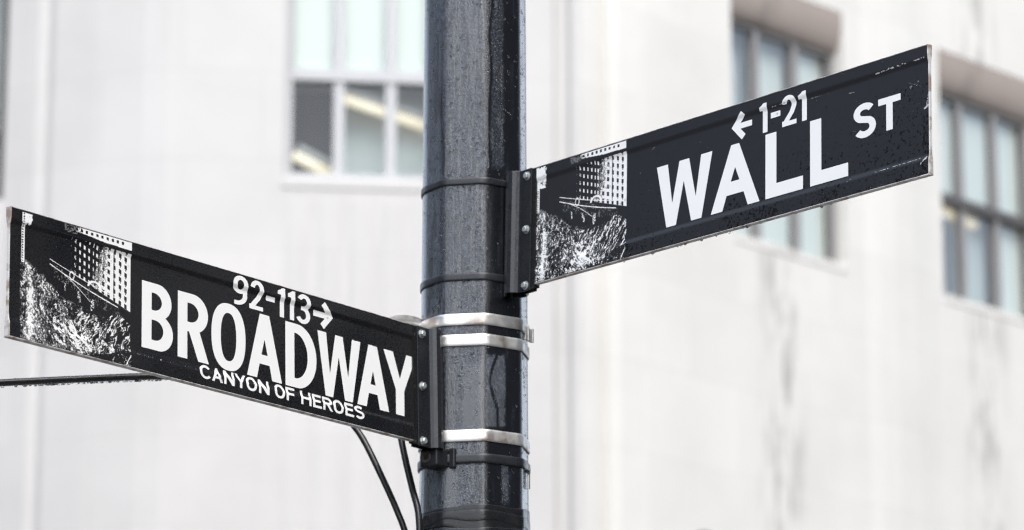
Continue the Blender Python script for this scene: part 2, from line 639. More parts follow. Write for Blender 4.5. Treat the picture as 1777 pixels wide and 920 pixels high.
# dark buildings across the street, seen mirrored in the wet paint
def street_block(name, x, y, z, m, label):
    e = empty(name, (sum(x) / 2, sum(y) / 2, 0), label, 'building')
    b = MB()
    b.box((0, 0, 0), X_, Y_, UPZ, x, y, (-.13, z))
    b.build('wall', m, e)
    face = x[0] if x[0] > 0 else x[1]
    s = -1 if x[0] > 0 else 1
    for k in range(int(z // 4)):
        w = MB()
        w.box((0, 0, 0), X_, Y_, UPZ, sorted((face, face + s * .03)), (y[0] + 1, y[1] - 1), (2.0 + 4 * k, 4.2 + 4 * k))
        w.build('ribbon_window', M['dark_glass'], e)


street_block('office_block', (15, 32), (-30, 22), 25, M['brick'], 'long dark grey building across the street on the right')
street_block('stone_building', (-34, -17), (-8, 19), 12, M['brick2'], 'grey stone building across the street on the left')

# street lamp whose dark cap just shows, out of focus
lx, ly, lz = 1.14, 21.68, 5.545
e = empty('street_lamp', (lx, ly, 0), 'black street lamp with a domed cap in front of the limestone building', 'street lamp')
def lathe(mb, c, prof, n=24):
    V, F = [], []
    for r, z in prof:
        for k in range(n):
            t = 2 * math.pi * k / n
            V.append((c[0] + r * math.cos(t), c[1] + r * math.sin(t), c[2] + z))
    for i in range(len(prof) - 1):
        for k in range(n): F.append((i * n + k, i * n + (k + 1) % n, (i + 1) * n + (k + 1) % n, (i + 1) * n + k))
    mb.add(V, F, True)
b = MB(); lathe(b, (lx, ly, 0), [(.0, .0), (.22, .0), (.22, .12), (.14, .3), (.08, .5), (.06, 1.0), (.05, lz - .75), (.09, lz - .70), (.0, lz - .70)]); b.build('post', M['iron'], e)
b = MB(); lathe(b, (lx, ly, lz - .70), [(.07, .0), (.17, .10), (.20, .25), (.17, .42)]); b.build('globe', M['globe'], e)
b = MB(); lathe(b, (lx, ly, lz - .28), [(.0, -.01), (.19, -.01), (.19, .04), (.17, .12), (.13, .19), (.07, .245), (.03, .265), (.0, .27)]); b.build('cap', M['iron'], e)

# ------------------------------------------------------------------ the octagonal pole
PX, PY = -.0731, 6.813
HW = lambda z: (.1046 - .0048 * (z - 2.84))          # half width seen from the camera
ROT, RF = 12.0, .30
K_CIRC = 1 / (((math.cos(R(22.5)) - RF) / math.cos(R(22.5))) * math.sin(R(78)) + RF)


def octagon(step=None):
    """unit profile points (angle measured from the camera side, positive to the right) with rounded corners"""
    out = []
    ap = math.cos(R(22.5))
    arcs = []
    for k in range(8):
        a = ROT + 45 * k - 180
        rf = .78 if k == 2 else RF        # this corner is rounded wider so its rim catches a bright reflection
        cd = (ap - rf) / ap
        arcs.append([(cd * math.sin(R(a)) + rf * math.sin(R(a + t)), cd * math.cos(R(a)) + rf * math.cos(R(a + t))) for t in np.linspace(-22.5, 22.5, 13)])
    for k in range(8):
        out += arcs[k]
        p, q = arcs[k][-1], arcs[(k + 1) % 8][0]
        if step:
            m = max(1, int(math.hypot(q[0] - p[0], q[1] - p[1]) / step))
            out += [(p[0] + (q[0] - p[0]) * i / m, p[1] + (q[1] - p[1]) * i / m) for i in range(1, m)]
    return out


def to_px(x, y, z):
    zz = z - 1.6
    f = y * math.cos(PITCH) + zz * math.sin(PITCH)
    v = -y * math.sin(PITCH) + zz * math.cos(PITCH)
    return 888.5 + 6400 * x / f, 460 - 6400 * v / f


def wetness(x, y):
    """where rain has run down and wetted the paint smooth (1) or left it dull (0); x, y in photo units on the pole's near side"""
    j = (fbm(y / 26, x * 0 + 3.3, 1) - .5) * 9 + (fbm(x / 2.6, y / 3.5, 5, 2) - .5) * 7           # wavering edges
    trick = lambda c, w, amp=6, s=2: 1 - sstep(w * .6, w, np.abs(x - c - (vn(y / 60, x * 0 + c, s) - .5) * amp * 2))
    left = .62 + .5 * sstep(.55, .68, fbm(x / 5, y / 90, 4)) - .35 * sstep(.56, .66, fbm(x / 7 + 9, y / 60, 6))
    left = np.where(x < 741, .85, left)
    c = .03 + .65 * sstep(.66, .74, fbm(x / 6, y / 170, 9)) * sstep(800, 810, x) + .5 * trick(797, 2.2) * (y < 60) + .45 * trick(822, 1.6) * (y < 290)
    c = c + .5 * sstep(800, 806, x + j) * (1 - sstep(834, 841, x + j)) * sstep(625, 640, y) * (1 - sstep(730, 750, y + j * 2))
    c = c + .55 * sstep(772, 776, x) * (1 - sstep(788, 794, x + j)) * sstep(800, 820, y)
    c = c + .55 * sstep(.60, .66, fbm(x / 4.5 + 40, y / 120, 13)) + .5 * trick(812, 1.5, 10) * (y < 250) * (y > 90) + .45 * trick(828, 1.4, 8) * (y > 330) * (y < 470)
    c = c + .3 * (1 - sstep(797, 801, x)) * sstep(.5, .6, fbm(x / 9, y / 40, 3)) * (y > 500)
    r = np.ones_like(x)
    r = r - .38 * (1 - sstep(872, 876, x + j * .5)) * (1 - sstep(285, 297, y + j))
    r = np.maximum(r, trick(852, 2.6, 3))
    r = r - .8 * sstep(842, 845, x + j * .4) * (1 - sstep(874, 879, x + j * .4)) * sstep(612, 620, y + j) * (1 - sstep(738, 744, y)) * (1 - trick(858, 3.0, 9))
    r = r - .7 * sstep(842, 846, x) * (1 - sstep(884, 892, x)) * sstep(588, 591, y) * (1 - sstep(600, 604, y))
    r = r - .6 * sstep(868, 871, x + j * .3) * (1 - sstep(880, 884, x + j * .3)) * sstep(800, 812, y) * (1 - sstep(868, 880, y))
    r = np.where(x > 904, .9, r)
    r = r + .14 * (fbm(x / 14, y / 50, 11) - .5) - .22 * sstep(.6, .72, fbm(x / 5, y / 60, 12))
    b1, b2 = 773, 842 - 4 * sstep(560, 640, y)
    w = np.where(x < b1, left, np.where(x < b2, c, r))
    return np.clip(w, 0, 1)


pole = empty('signpost', (PX, PY, 0), 'black octagonal steel pole wet with rain holding both street signs', 'pole')
prof = octagon(.025)
zs = np.concatenate([np.linspace(0.02, 2.7, 10), np.arange(2.72, 4.06, .003), np.linspace(4.1, 8.0, 12)])
PR = np.array(prof)
nP = len(PR)
V = np.zeros((len(zs), nP, 3))
for i, z in enumerate(zs):
    r = HW(z) * K_CIRC
    V[i, :, 0] = PX + r * PR[:, 0]
    V[i, :, 1] = PY - r * PR[:, 1]
    V[i, :, 2] = z
Vf = V.reshape(-1, 3)
idx = np.arange(len(zs) * nP).reshape(len(zs), nP)
a, bq = idx[:-1], idx[1:]
Fq = np.stack([a, np.roll(a, -1, 1), np.roll(bq, -1, 1), bq], -1).reshape(-1, 4)
me = bpy.data.meshes.new('shaft')
me.from_pydata(Vf.tolist(), [], Fq.tolist() + [tuple(idx[-1])])
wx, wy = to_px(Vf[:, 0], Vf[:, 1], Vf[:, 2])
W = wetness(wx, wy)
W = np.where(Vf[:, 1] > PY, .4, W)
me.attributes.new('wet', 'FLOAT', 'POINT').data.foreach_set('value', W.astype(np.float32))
me.polygons.foreach_set('use_smooth', [True] * (len(me.polygons) - 1) + [False])
bm = bmesh.new(); bm.from_mesh(me); bmesh.ops.recalc_face_normals(bm, faces=bm.faces); bm.to_mesh(me); bm.free()
me.materials.append(M['pole'])
link_mesh('shaft', me, pole)
b = MB()
for r0, z0, z1 in ((.20, 0, .05), (.16, .05, .30)):
    V0 = [(PX + r0 * p[0], PY - r0 * p[1], z) for z in (z0, z1) for p in octagon()]
    m_ = len(V0) // 2
    b.add(V0, [(i, (i + 1) % m_, m_ + (i + 1) % m_, m_ + i) for i in range(m_)] + [tuple(range(m_, 2 * m_))])
b.build('base', M['iron'], pole)


def ring(zc, h, gap, t, tilt=(0, 0), wob=0, seed=0, zn=3):
    """a band hugging the octagon; tilt = rise of z per metre in x and y"""
    b = MB()
    pts = octagon(.08)
    m_ = len(pts)
    V0, rows = [], []
    # outline of the section: inner bottom, outer bottom.., outer top, inner top
    sec = [(0, 0), (t * .6, 0), (t, h * .06)] + [(t * (1 + .12 * math.sin(math.pi * i / (zn + 1))), h * i / (zn + 1)) for i in range(1, zn + 1)] + [(t, h * .94), (t * .6, h), (0, h)]
    for (o, dz) in sec:
        for i, p in enumerate(pts):
            r = HW(zc) * K_CIRC + gap + o
            x, y = r * p[0], -r * p[1]
            ang = math.atan2(p[0], p[1])
            z = zc - h / 2 + dz + tilt[0] * x + tilt[1] * y
            if wob: z += wob * (vn(ang * 2.2 + 9, seed * 3.7 + (1 if dz > h / 2 else 0) * 2.1, seed) - .5)
            V0.append((PX + x, PY + y, z))
    k = len(sec)
    F = []
    for j in range(k):
        for i in range(m_):
            F.append((j * m_ + i, j * m_ + (i + 1) % m_, ((j + 1) % k) * m_ + (i + 1) % m_, ((j + 1) % k) * m_ + i))
    b.add(V0, F, True)
    return b


# z on the front of the pole for a photo row
def z_at(y, r=.1):
    el = PITCH - math.atan((y - 460) / 6400)
    return 1.6 + (PY - r) * math.tan(el)


# ------------------------------------------------------------------ glyphs
def arc(cx, cy, rx, ry, a0, a1, n=22):
    return [(cx + rx * math.cos(R(t)), cy + ry * math.sin(R(t))) for t in np.linspace(a0, a1, n)]


def sd_poly(loops):
    E = [(l[i], l[(i + 1) % len(l)]) for l in loops for i in range(len(l))]

    def f(X, Y):
        d = np.full(X.shape, 1e9)
        ins = np.zeros(X.shape, bool)
        for (ax, ay), (bx, by) in E:
            ex, ey = bx - ax, by - ay
            L = ex * ex + ey * ey
            if L < 1e-14: continue
            t = np.clip(((X - ax) * ex + (Y - ay) * ey) / L, 0, 1)
            d = np.minimum(d, np.hypot(X - ax - t * ex, Y - ay - t * ey))
            if ay != by:
                c = (ay > Y) != (by > Y)
                ins ^= c & (X < ex * (Y - ay) / (by - ay) + ax)
        return np.where(ins, d, -d)
    return f


def U(*fs):
    return lambda X, Y: np.max([f(X, Y) for f in fs], axis=0)


def minus(a, b):
    return lambda X, Y: np.minimum(a(X, Y), -b(X, Y))


def stroke(pts, w, k=1.0):
    """even-width stroke along a line, square at both ends"""
    P = [(p[0], p[1] * k) for p in pts]      # k = stem width / bar thickness

    def f(X, Y):
        Y = Y * k
        best = np.full(X.shape, 1e9)
        val = np.full(X.shape, -1e9)
        m = len(P) - 1
        for i in range(m):
            (ax, ay), (bx, by) = P[i], P[i + 1]
            ex, ey = bx - ax, by - ay
            L = math.hypot(ex, ey)
            if L < 1e-9: continue
            t = ((X - ax) * ex + (Y - ay) * ey) / (L * L)
            tc = np.clip(t, 0, 1)
            d = np.hypot(X - ax - tc * ex, Y - ay - tc * ey)
            v = w / 2 - d
            if i == 0: v = np.where(t < 0, np.minimum(v, t * L), v)
            if i == m - 1: v = np.where(t > 1, np.minimum(v, (1 - t) * L), v)
            q = d < best
            best = np.where(q, d, best)
            val = np.where(q, v, val)
        return val
    return f


def dloop(x0, x1, y0, y1, rx):
    return [(x0, y0)] + arc(x1 - rx, (y0 + y1) / 2, rx, (y1 - y0) / 2, -90, 90, 26) + [(x0, y1)]


def sup(cx, cy, rx, ry, e=2.35, n=72):
    o = []
    for t in np.linspace(0, 2 * math.pi, n, endpoint=False):
        c, s = math.cos(t), math.sin(t)
        o.append((cx + rx * math.copysign(abs(c) ** (2 / e), c), cy + ry * math.copysign(abs(s) ** (2 / e), s)))
    return o


def rect(x0, y0, x1, y1):
    return sd_poly([[(x0, y0), (x1, y0), (x1, y1), (x0, y1)]])


def glyph(ch, w, h, sv, sh=None):
    sh = sh or sv
    S = lambda *pts: sd_poly([[(x * w, y * h) for x, y in pts]])
    if ch == 'B':
        o = U(sd_poly([dloop(0, w, 0, .545 * h, .46 * w)]), sd_poly([dloop(0, .95 * w, .47 * h, h, .44 * w)]))
        i = U(sd_poly([dloop(sv, w - sv, sh, .52 * h - sh / 2, .26 * w)]), sd_poly([dloop(sv, .95 * w - sv, .52 * h + sh / 2, h - sh, .25 * w)]))
        return minus(o, i)
    if ch in 'RP':
        o = U(sd_poly([dloop(0, .97 * w, .42 * h, h, .48 * w)]), rect(0, 0, sv, h * .7), S((.34, .45), (.34 + 1.12 * sv / w, .47), (1.0, 0), (1 - 1.12 * sv / w, 0)))
        return minus(o, sd_poly([dloop(sv, .97 * w - sv, .42 * h + sh, h - sh, .27 * w)]))
    if ch == 'D':
        return sd_poly([dloop(0, w, 0, h, .62 * w), dloop(sv, w - sv, sh, h - sh, .40 * w)])
    if ch == 'O':
        return sd_poly([sup(w / 2, h / 2, w / 2, h / 2 * 1.02), sup(w / 2, h / 2, w / 2 - sv, h / 2 * 1.02 - sh)])
    K = sv / sh
    if ch == 'C':
        return stroke(arc(w * .59, h / 2, w * .59 - sv / 2, h / 2 - sh / 2, 41, 319, 50), sv, K)
    if ch == 'A':
        a = .135 if w / h < 1 else .082
        f = 1.05 * sv / w
        hi = (.5 - f) / (.5 - a)
        cb0, cb1 = .225, .225 + sh / h
        x = lambda y: f + (.5 - a) * y
        return minus(S((0, 0), (.5 - a, 1), (.5 + a, 1), (1, 0)),
                     U(S((f, -.02), (x(cb0), cb0), (1 - x(cb0), cb0), (1 - f, -.02)), S((x(cb1), cb1), (.5, min(.97, hi)), (1 - x(cb1), cb1))))
    if ch == 'W':
        return S((0, 1), (.2, 1), (.284, .36), (.41, 1), (.585, 1), (.706, .365), (.80, 1), (1, 1), (.81, 0), (.627, 0), (.49, .667), (.353, 0), (.18, 0))
    if ch == 'Y':
        k, t = 1.12 * sv / w, sv / w / 2
        return S((0, 1), (k, 1), (.5, .585), (1 - k, 1), (1, 1), (.5 + t, .40), (.5 + t, 0), (.5 - t, 0), (.5 - t, .40))
    if ch == 'N':
        k = sv / w
        return S((0, 0), (0, 1), (k * 1.05, 1), (1 - k, .40), (1 - k, 1), (1, 1), (1, 0), (1 - k * 1.05, 0), (k, .60), (k, 0))
    if ch == 'L':
        return S((0, 0), (1, 0), (1, sh / h), (sv / w, sh / h), (sv / w, 1), (0, 1))
    if ch == 'T':
        k = sv / w / 2
        return S((.5 - k, 0), (.5 + k, 0), (.5 + k, 1 - sh / h), (1, 1 - sh / h), (1, 1), (0, 1), (0, 1 - sh / h), (.5 - k, 1 - sh / h))
    if ch in 'EF':
        k, m = sv / w, sh / h
        base = [(0, 0), (k, 0)] if ch == 'F' else [(0, 0), (1, 0), (1, m), (k, m)]
        return S(*base, (k, .5 - m / 2), (.86, .5 - m / 2), (.86, .5 + m / 2), (k, .5 + m / 2), (k, 1 - m), (1, 1 - m), (1, 1), (0, 1))
    if ch == 'H':
        k, m = sv / w, sh / h / 2
        return S((0, 0), (k, 0), (k, .5 - m), (1 - k, .5 - m), (1 - k, 0), (1, 0), (1, 1), (1 - k, 1), (1 - k, .5 + m), (k, .5 + m), (k, 1), (0, 1))
    if ch == 'S':
        rx = (w - sv) / 2
        r1, r2 = (h - sh) * .235, (h - sh) * .265
        c1, c2 = h - sh / 2 - r1, sh / 2 + r2
        up = arc(w / 2, c1, rx * .97, r1, 34, 236, 28)
        lo = arc(w / 2, c2, rx, r2, 56, -146, 28)
        return stroke(up + lo, sv, K)
    if ch == '2':
        rx, r1 = (w - sv) / 2, (h - sh) * .27
        c1 = h - sh / 2 - r1
        p = arc(w / 2, c1, rx, r1, 168, -28, 30)
        return U(stroke(p + [(w * .66, h * .42), (w * .36, h * .22), (sv * .58, sh * .55)], sv, K), rect(0, 0, w, sh), rect(0, 0, sv * .9, sh * 1.2))
    if ch == '3':
        rx = (w - sv) / 2
        r1, r2 = (h - sh) * .235, (h - sh) * .265
        c1, c2 = h - sh / 2 - r1, sh / 2 + r2
        m = (c1 - r1 + c2 + r2) / 2
        return U(stroke(arc(w / 2, c1, rx * .94, r1, 155, -80, 30), sv, K), stroke(arc(w / 2, c2, rx, r2, 80, -155, 30), sv, K),
                 rect(w * .36, m - sh * .48, w * .58, m + sh * .48))
    if ch == '9':
        ry = h * .30
        cy = h - ry
        hole = sd_poly([sup(w / 2, cy, w / 2, ry, 2.1), sup(w / 2, cy, w / 2 - sv, ry - sh, 2.1)])
        tail = stroke([(w - sv / 2, cy + .02 * h), (w - sv / 2, cy - .14 * h)] + arc(w * .28, sh * .5 + h * .27, w * .72 - sv / 2, h * .27, 8, -80, 22) + [(w * .14, sh * .52)], sv, K)
        return U(hole, tail)
    if ch == '1':
        return sd_poly([[(w - sv, 0), (w, 0), (w, h), (w - sv * .72, h), (w - sv * 1.15, h * .93), (0, h * .885), (0, h * .76), (w - sv, h * .76)]])
    if ch == '-':
        return rect(0, 0, w, h)
    raise KeyError(ch)


def marching(F, xs, ys):
    """polygons (in grid coordinates) of the region F > 0"""
    polys = []
    ny, nx = F.shape
    pos = F > 0
    for j in range(ny - 1):
        run = None
        row = pos[j], pos[j + 1]
        cnt = row[0][:-1].astype(int) + row[0][1:] + row[1][:-1] + row[1][1:]
        for i in range(nx - 1):
            c = cnt[i]
            if c == 4:
                if run is None: run = i
                continue
            if run is not None:
                polys.append([(xs[run], ys[j]), (xs[i], ys[j]), (xs[i], ys[j + 1]), (xs[run], ys[j + 1])])
                run = None
            if c == 0: continue
            cr = [(xs[i], ys[j], F[j, i]), (xs[i + 1], ys[j], F[j, i + 1]), (xs[i + 1], ys[j + 1], F[j + 1, i + 1]), (xs[i], ys[j + 1], F[j + 1, i])]
            pg = []
            for k in range(4):
                A, B = cr[k], cr[(k + 1) % 4]
                if A[2] > 0: pg.append(A[:2])
                if (A[2] > 0) != (B[2] > 0):
                    t = A[2] / (A[2] - B[2])
                    pg.append((A[0] + (B[0] - A[0]) * t, A[1] + (B[1] - A[1]) * t))
            if len(pg) > 2: polys.append(pg)
        if run is not None:
            polys.append([(xs[run], ys[j]), (xs[nx - 1], ys[j]), (xs[nx - 1], ys[j + 1]), (xs[run], ys[j + 1])])
    return polys


# ------------------------------------------------------------------ the street signs
class Sign:
    """a blade of extruded aluminium; o = lower left corner as seen, d along it, u up, n towards the viewer; numbers along it in mm"""
    def __init__(s, o, d, u, L, h, t_mid, t_band):
        s.o, s.d, s.u = np.array(o), nrm(d), nrm(u)
        s.n = nrm(np.cross(s.d, s.u))
        s.L, s.h = L, h
        s.tm, s.tb = t_mid, t_band

    def z(s, v):
        """front surface height above the centre plane at height v (metres)"""
        t = np.asarray(v) / s.h
        k = 1 - sstep(.118, .166, t)
        k2 = sstep(.862, .910, t)
        return s.tm + (s.tb - s.tm) * np.maximum(k, k2)

    def pt(s, u, v, w):
        return s.o + s.d * u + s.u * v + s.n * w

    def panel(s, m, parent):
        b = MB()
        ts = [.0, .03, .118, .126, .134, .142, .15, .158, .166, .3, .5, .7, .862, .870, .878, .886, .894, .902, .91, .97, 1.0]
        ts = [t * s.h for t in ts]
        ts[0] += .0035; ts[-1] -= .0025
        us = np.linspace(0, s.L, 40)
        V, F = [], []
        for side in (1, -1):
            base = len(V)
            for v in ts:
                for u in us: V.append(s.pt(u, v, side * float(s.z(v))))
            k = len(us)
            for j in range(len(ts) - 1):
                for i in range(k - 1):
                    a = base + j * k + i
                    F.append((a, a + 1, a + k + 1, a + k))
        b.add(V, F, False)
        o = b.build('panel', m, parent, fix=False)
        return o

    def trim(s, parent):
        b = MB()
        # bead along the bottom and top, and the cut ends
        for v0, v1 in ((0.0, .0036), (s.h - .0026, s.h)):
            n_ = 8
            V, F = [], []
            w = s.tb + .0008
            for u in np.linspace(-.001, s.L + .001, 30):
                prof_ = [(w * math.cos(t), (v0 + v1) / 2 + (v1 - v0) / 2 * math.sin(t)) for t in np.linspace(0, 2 * math.pi, 13)[:-1]]
                V += [s.pt(u, v, ww) for ww, v in prof_]
            for i in range(29):
                for k in range(12): F.append((i * 12 + k, i * 12 + (k + 1) % 12, (i + 1) * 12 + (k + 1) % 12, (i + 1) * 12 + k))
            F += [tuple(range(12)), tuple(29 * 12 + k for k in range(12))]
            b.add(V, F, True)
        for u, du in ((0, -.0015), (s.L, .0015)):
            vs_ = np.linspace(0.003, s.h - .002, 30)
            V, F = [], []
            for v in vs_:
                w = float(s.z(v)) + .0004
                V += [s.pt(u, v, w), s.pt(u + du, v, w - .0006), s.pt(u + du, v, -w + .0006), s.pt(u, v, -w)]
            for i in range(len(vs_) - 1):
                for k in range(3): F.append((i * 4 + k, i * 4 + k + 1, i * 4 + k + 5, i * 4 + k + 4))
            b.add(V, F)
        return b.build('edge_trim', M['alu'], parent)

    def ink(s, fields, name, m, parent, cell=.0009, lift=.0004):
        """fields: (fn, x0, x1, y0, y1) in metres, fn in coordinates local to (x0, y0)"""
        b = MB()
        for fn, x0, x1, y0, y1 in fields:
            pad = cell * 2
            xs = np.arange(-pad, x1 - x0 + pad + cell, cell)
            ys = np.arange(-pad, y1 - y0 + pad + cell, cell)
            X, Y = np.meshgrid(xs, ys)
            for pg in marching(fn(X, Y), xs, ys):
                b.add([s.pt(x0 + x, y0 + y, float(s.z(y0 + y)) + lift) for x, y in pg], [tuple(range(len(pg)))])
        return b.build(name, m, parent, fix=False)

    def text(s, items, name, sv, sh, parent, m=None, cell=.0009):
        """items: (char, left, right, base, top) in mm"""
        f = []
        for ch, x0, x1, y0, y1 in items:
            x0, x1, y0, y1 = (q / 1000 for q in (x0, x1, y0, y1))
            f.append((glyph(ch, x1 - x0, y1 - y0, sv / 1000, sh / 1000), x0, x1, y0, y1))
        return s.ink(f, name, m or M['letter'], parent, cell)

    def arrow(s, tip, tail, half, th, parent):
        (tx, ty), (ax, ay) = tip, tail
        sgn = 1 if tx > ax else -1
        x0, y0 = min(tx, ax), ty - half
        P = lambda x, y: ((x - x0) / 1000, (y - y0) / 1000)
        hd = [P(tx, ty), P(tx - sgn * half * 1.02, ty + half), P(tx - sgn * (half * 1.02 + 9.6), ty + half - 8.2), P(tx - sgn * 17.5, ty),
              P(tx - sgn * (half * 1.02 + 9.6), ty - half + 8.2), P(tx - sgn * half * 1.02, ty - half)]
        sh_ = rect(min(P(ax, 0)[0], P(tx - sgn * 12, 0)[0]), P(0, ty - th / 2)[1], max(P(ax, 0)[0], P(tx - sgn * 12, 0)[0]), P(0, ty + th / 2)[1])
        return s.ink([(U(sd_poly([hd]), sh_), x0 / 1000, max(tx, ax) / 1000, y0 / 1000, (ty + half) / 1000)], 'direction_arrow', M['letter'], parent)

    def picture(s, u0, u1, worn, parent, seed):
        """silk-screened view up a street of tall buildings with paper streamers falling, white ink on black"""
        Wd, Hh = u1 - u0, s.h - .006
        cell = .00075
        xs = np.arange(0, Wd + cell / 2, cell)
        ys = np.arange(0, Hh + cell / 2, cell)
        X, Y = np.meshgrid(xs, ys)
        a, t = X / Wd, (Y + .003) / s.h
        px, py = X * 1000, Y * 1000      # mm
        F = np.full(X.shape, -1.0)
        on = lambda mask: np.where(mask, 1.0, -1.0)
        nz = vn(px / .95, py / .95, seed)
        nm = fbm(px / 6, py / 6, seed + 1)
        # sunlit tower on the left edge
        tower = (a < .035) & (a > .006) & (t > .60) & (t < .97) & ((nz > .22) | (a > .022))
        tower |= (a < .10 - .03 * nm + (t - .93) * .3) & (t > .875 + .05 * nm) & (t < .975) & (nz > .12)
        F = np.maximum(F, np.where(tower & ~((np.abs(a - .018) < .005) & (np.mod(py, 4.4) < 2.2)), .5, -1))
        # cornice band, upper right, with a row of small windows
        lo, hi = .928 - .01 * (a - .47), .985 + .008 * (a - .47)
        corn = (a > .46 + .1 * (1 - nz)) & (t > lo + .018 * (1 - sstep(.5, .8, a))) & (t < hi)
        cw = (np.mod(a * 21, 1) < .42) & (t > lo + .026) & (t < lo + .048) & (a < .93)
        F = np.maximum(F, np.where(corn & ~cw & (nz + .9 * sstep(.45, .75, a) > .38), .5, -1))
        # big facade with its grid of windows, dark at the left, bright at the right
        low = .616 - .33 * (a - .467)
        fac = (a > .42) & (t < .895) & (t > low)
        col = np.where(a > .66, np.mod((a - .665) / .0525, 1), np.mod((a - .47) / .0425, 1))
        rowc = np.mod((t - low + .012) / .0615, 1)
        win = (np.abs(col - .5) < .21) & (np.abs(rowc - .5) < .27)
        sliver = (np.abs(col - .42) < .17) & (np.abs(rowc - .5) < .25)
        bright = sstep(.60, .86, a + .22 * (.72 - t) + .12 * (nm - .5))
        lit = (bright > nz * .9 + .08)
        F = np.maximum(F, np.where(fac & lit & ~(win & (a < .965)), .5, -1))
        F = np.maximum(F, np.where(fac & ~lit & sliver & (nz < .35 + 1.0 * sstep(.43, .6, a)) & (a > .45), .4, -1))
        F = np.where((np.abs(a - .845) < .006) & fac & (nz > .3), -1, F)
        F = np.where((a > .90) & fac & (np.abs(col - .5) < .1) & (rowc < .2), -1, F)
        # ledges below it and a few streamers
        def seg(x0, y0, x1, y1, w, bow=0, jit=.35):
            k = np.clip((a - x0) / (x1 - x0), 0, 1)
            yy = y0 + (y1 - y0) * k + bow * np.sin(math.pi * k)
            ww = w * (1 + jit * (vn(px / 2.2, py * 0, seed + 5) - .5) * 2)
            return np.where((a > min(x0, x1)) & (a < max(x0, x1)), ww - np.abs(t - yy) * s.h * 1000, -1)
        for q in ((.26, .682, .95, .50, .6, -.01), (.26, .644, .885, .452, .85, -.012), (.39, .593, .63, .435, .55, .01), (.40, .59, .27, .64, .4, 0)):
            F = np.maximum(F, np.clip(seg(*q), -1, 1))
        for cx, cy, rx, ry in ((.665, .555, .055, .045), (.46, .60, .02, .03)):
            dd = np.abs(np.hypot((a - cx) / rx, (t - cy) / ry) - 1)
            F = np.maximum(F, np.where((dd < .13 + .1 * nz) & ((t > cy) | (cx < .5)), .5, -1))
        for cx, cy, hh in ((.40, .50, .03), (.52, .465, .028), (.535, .44, .03), (.64, .41, .04), (.655, .425, .035)):     # lit doorways under the ledges
            F = np.maximum(F, np.where((np.abs(a - cx) < .008) & (np.abs(t - cy) < hh) & (nz > .45), .4, -1))
        # the crowd and the paper: speckle under a falling line, thinning to the right
        edge = np.interp(a, [0, .235, .40, .62, .72, 1.0], [.66, .53, .412, .37, .36, .33])
        dens = .50 - .10 * a + .25 * (fbm(px / 13, py / 22, seed + 2) - .5) * 2
        dens = dens + .26 * np.exp(-((a - .10 - .05 * (t - .3)) / .045) ** 2) * (t < .42) + .18 * np.exp(-((a - .085) / .02) ** 2) * (t < .64)
        sp = vn(px / 1.15, py / 1.5, seed + 3) * .58 + vn(px / 3.2, py / 4.6, seed + 6) * .42
        crowd = (sp < dens * .76 - .02 - .26 * sstep(.45, .62, a) * sstep(.05, .4, t)) & (t < edge - .02 + .05 * (nm - .5)) & (t > .01)
        F = np.maximum(F, np.where(crowd, .35, -1))
        # stringy streamers: ridges of stretched noise leaning right
        rx_ = px * .80 - py * .60
        ry_ = px * .60 + py * .80
        rid = 1 - np.abs(fbm(rx_ / 4.2 + 2 * nm, ry_ / 26, seed + 4) * 2 - 1)
        heap = sstep(.44, .56, a) * (t < .345 + .05 * np.sin(a * 16) * (a > .7)) * (t > .05 + .08 * sstep(.7, 1, a))
        F = np.maximum(F, np.where((heap > .3) & (rid > .90 - .03 * nm) & (nz > .16), .5, -1))
        rid2 = 1 - np.abs(fbm(ry_ / 7.0 + nm, rx_ / 30, seed + 7) * 2 - 1)
        F = np.maximum(F, np.where((a > .30) & (a < .62) & (t < .26) & (t > .02) & (rid2 > .91), .5, -1))
        for q in ((.44, .20, .64, .055, 3.0, .0), (.42, .18, .55, .02, 1.8, .0), (.94, .0, 1.0, .10, 1.8, .0)):
            F = np.maximum(F, np.where(nz > .15, np.clip(seg(*q), -1, 1), -1))
        if worn:     # ink rubbed through to bare white at the upper left
            F = np.maximum(F, np.where((a < .11 + .05 * (nm - .5)) & (t > .80) & (t < .985) & (sp > .30), .5, -1))
        G = np.full(X.shape, -1.0)
        n2 = fbm(px / 2.4, py / 2.4, seed + 9)
        G = np.maximum(G, np.where(fac & (bright > .10 + .5 * n2) & ~(win & (a > .66)), .5, -1))
        G = np.maximum(G, np.where((t < edge + .03 * (nm - .5)) & (t > .015) & (n2 < dens * .84 + .03 - .12 * sstep(.5, .7, a)), .4, -1))
        G = np.maximum(G, np.where((a > .38) & (a < .50) & (t > .925) & (t < .985) & (n2 > .5), .4, -1))
        G = np.maximum(G, np.where((a > .30) & (a < .9) & (t > low - .12) & (t < low - .02) & (n2 > .62), .4, -1))
        for Q in (F, G):
            Q[0, :] = Q[-1, :] = -1; Q[:, 0] = Q[:, -1] = -1
        b = MB()
        for pg in marching(G, xs, ys):
            b.add([s.pt(u0 + x, .003 + y, float(s.z(.003 + y)) + .00018) for x, y in pg], [tuple(range(len(pg)))])
        b.build('picture_halftone', M['halftone'], parent, fix=False)
        b = MB()
        for pg in marching(F, xs, ys):
            b.add([s.pt(u0 + x, .003 + y, float(s.z(.003 + y)) + .00035) for x, y in pg], [tuple(range(len(pg)))])
        return b.build('printed_picture', M['letter'], parent, fix=False)


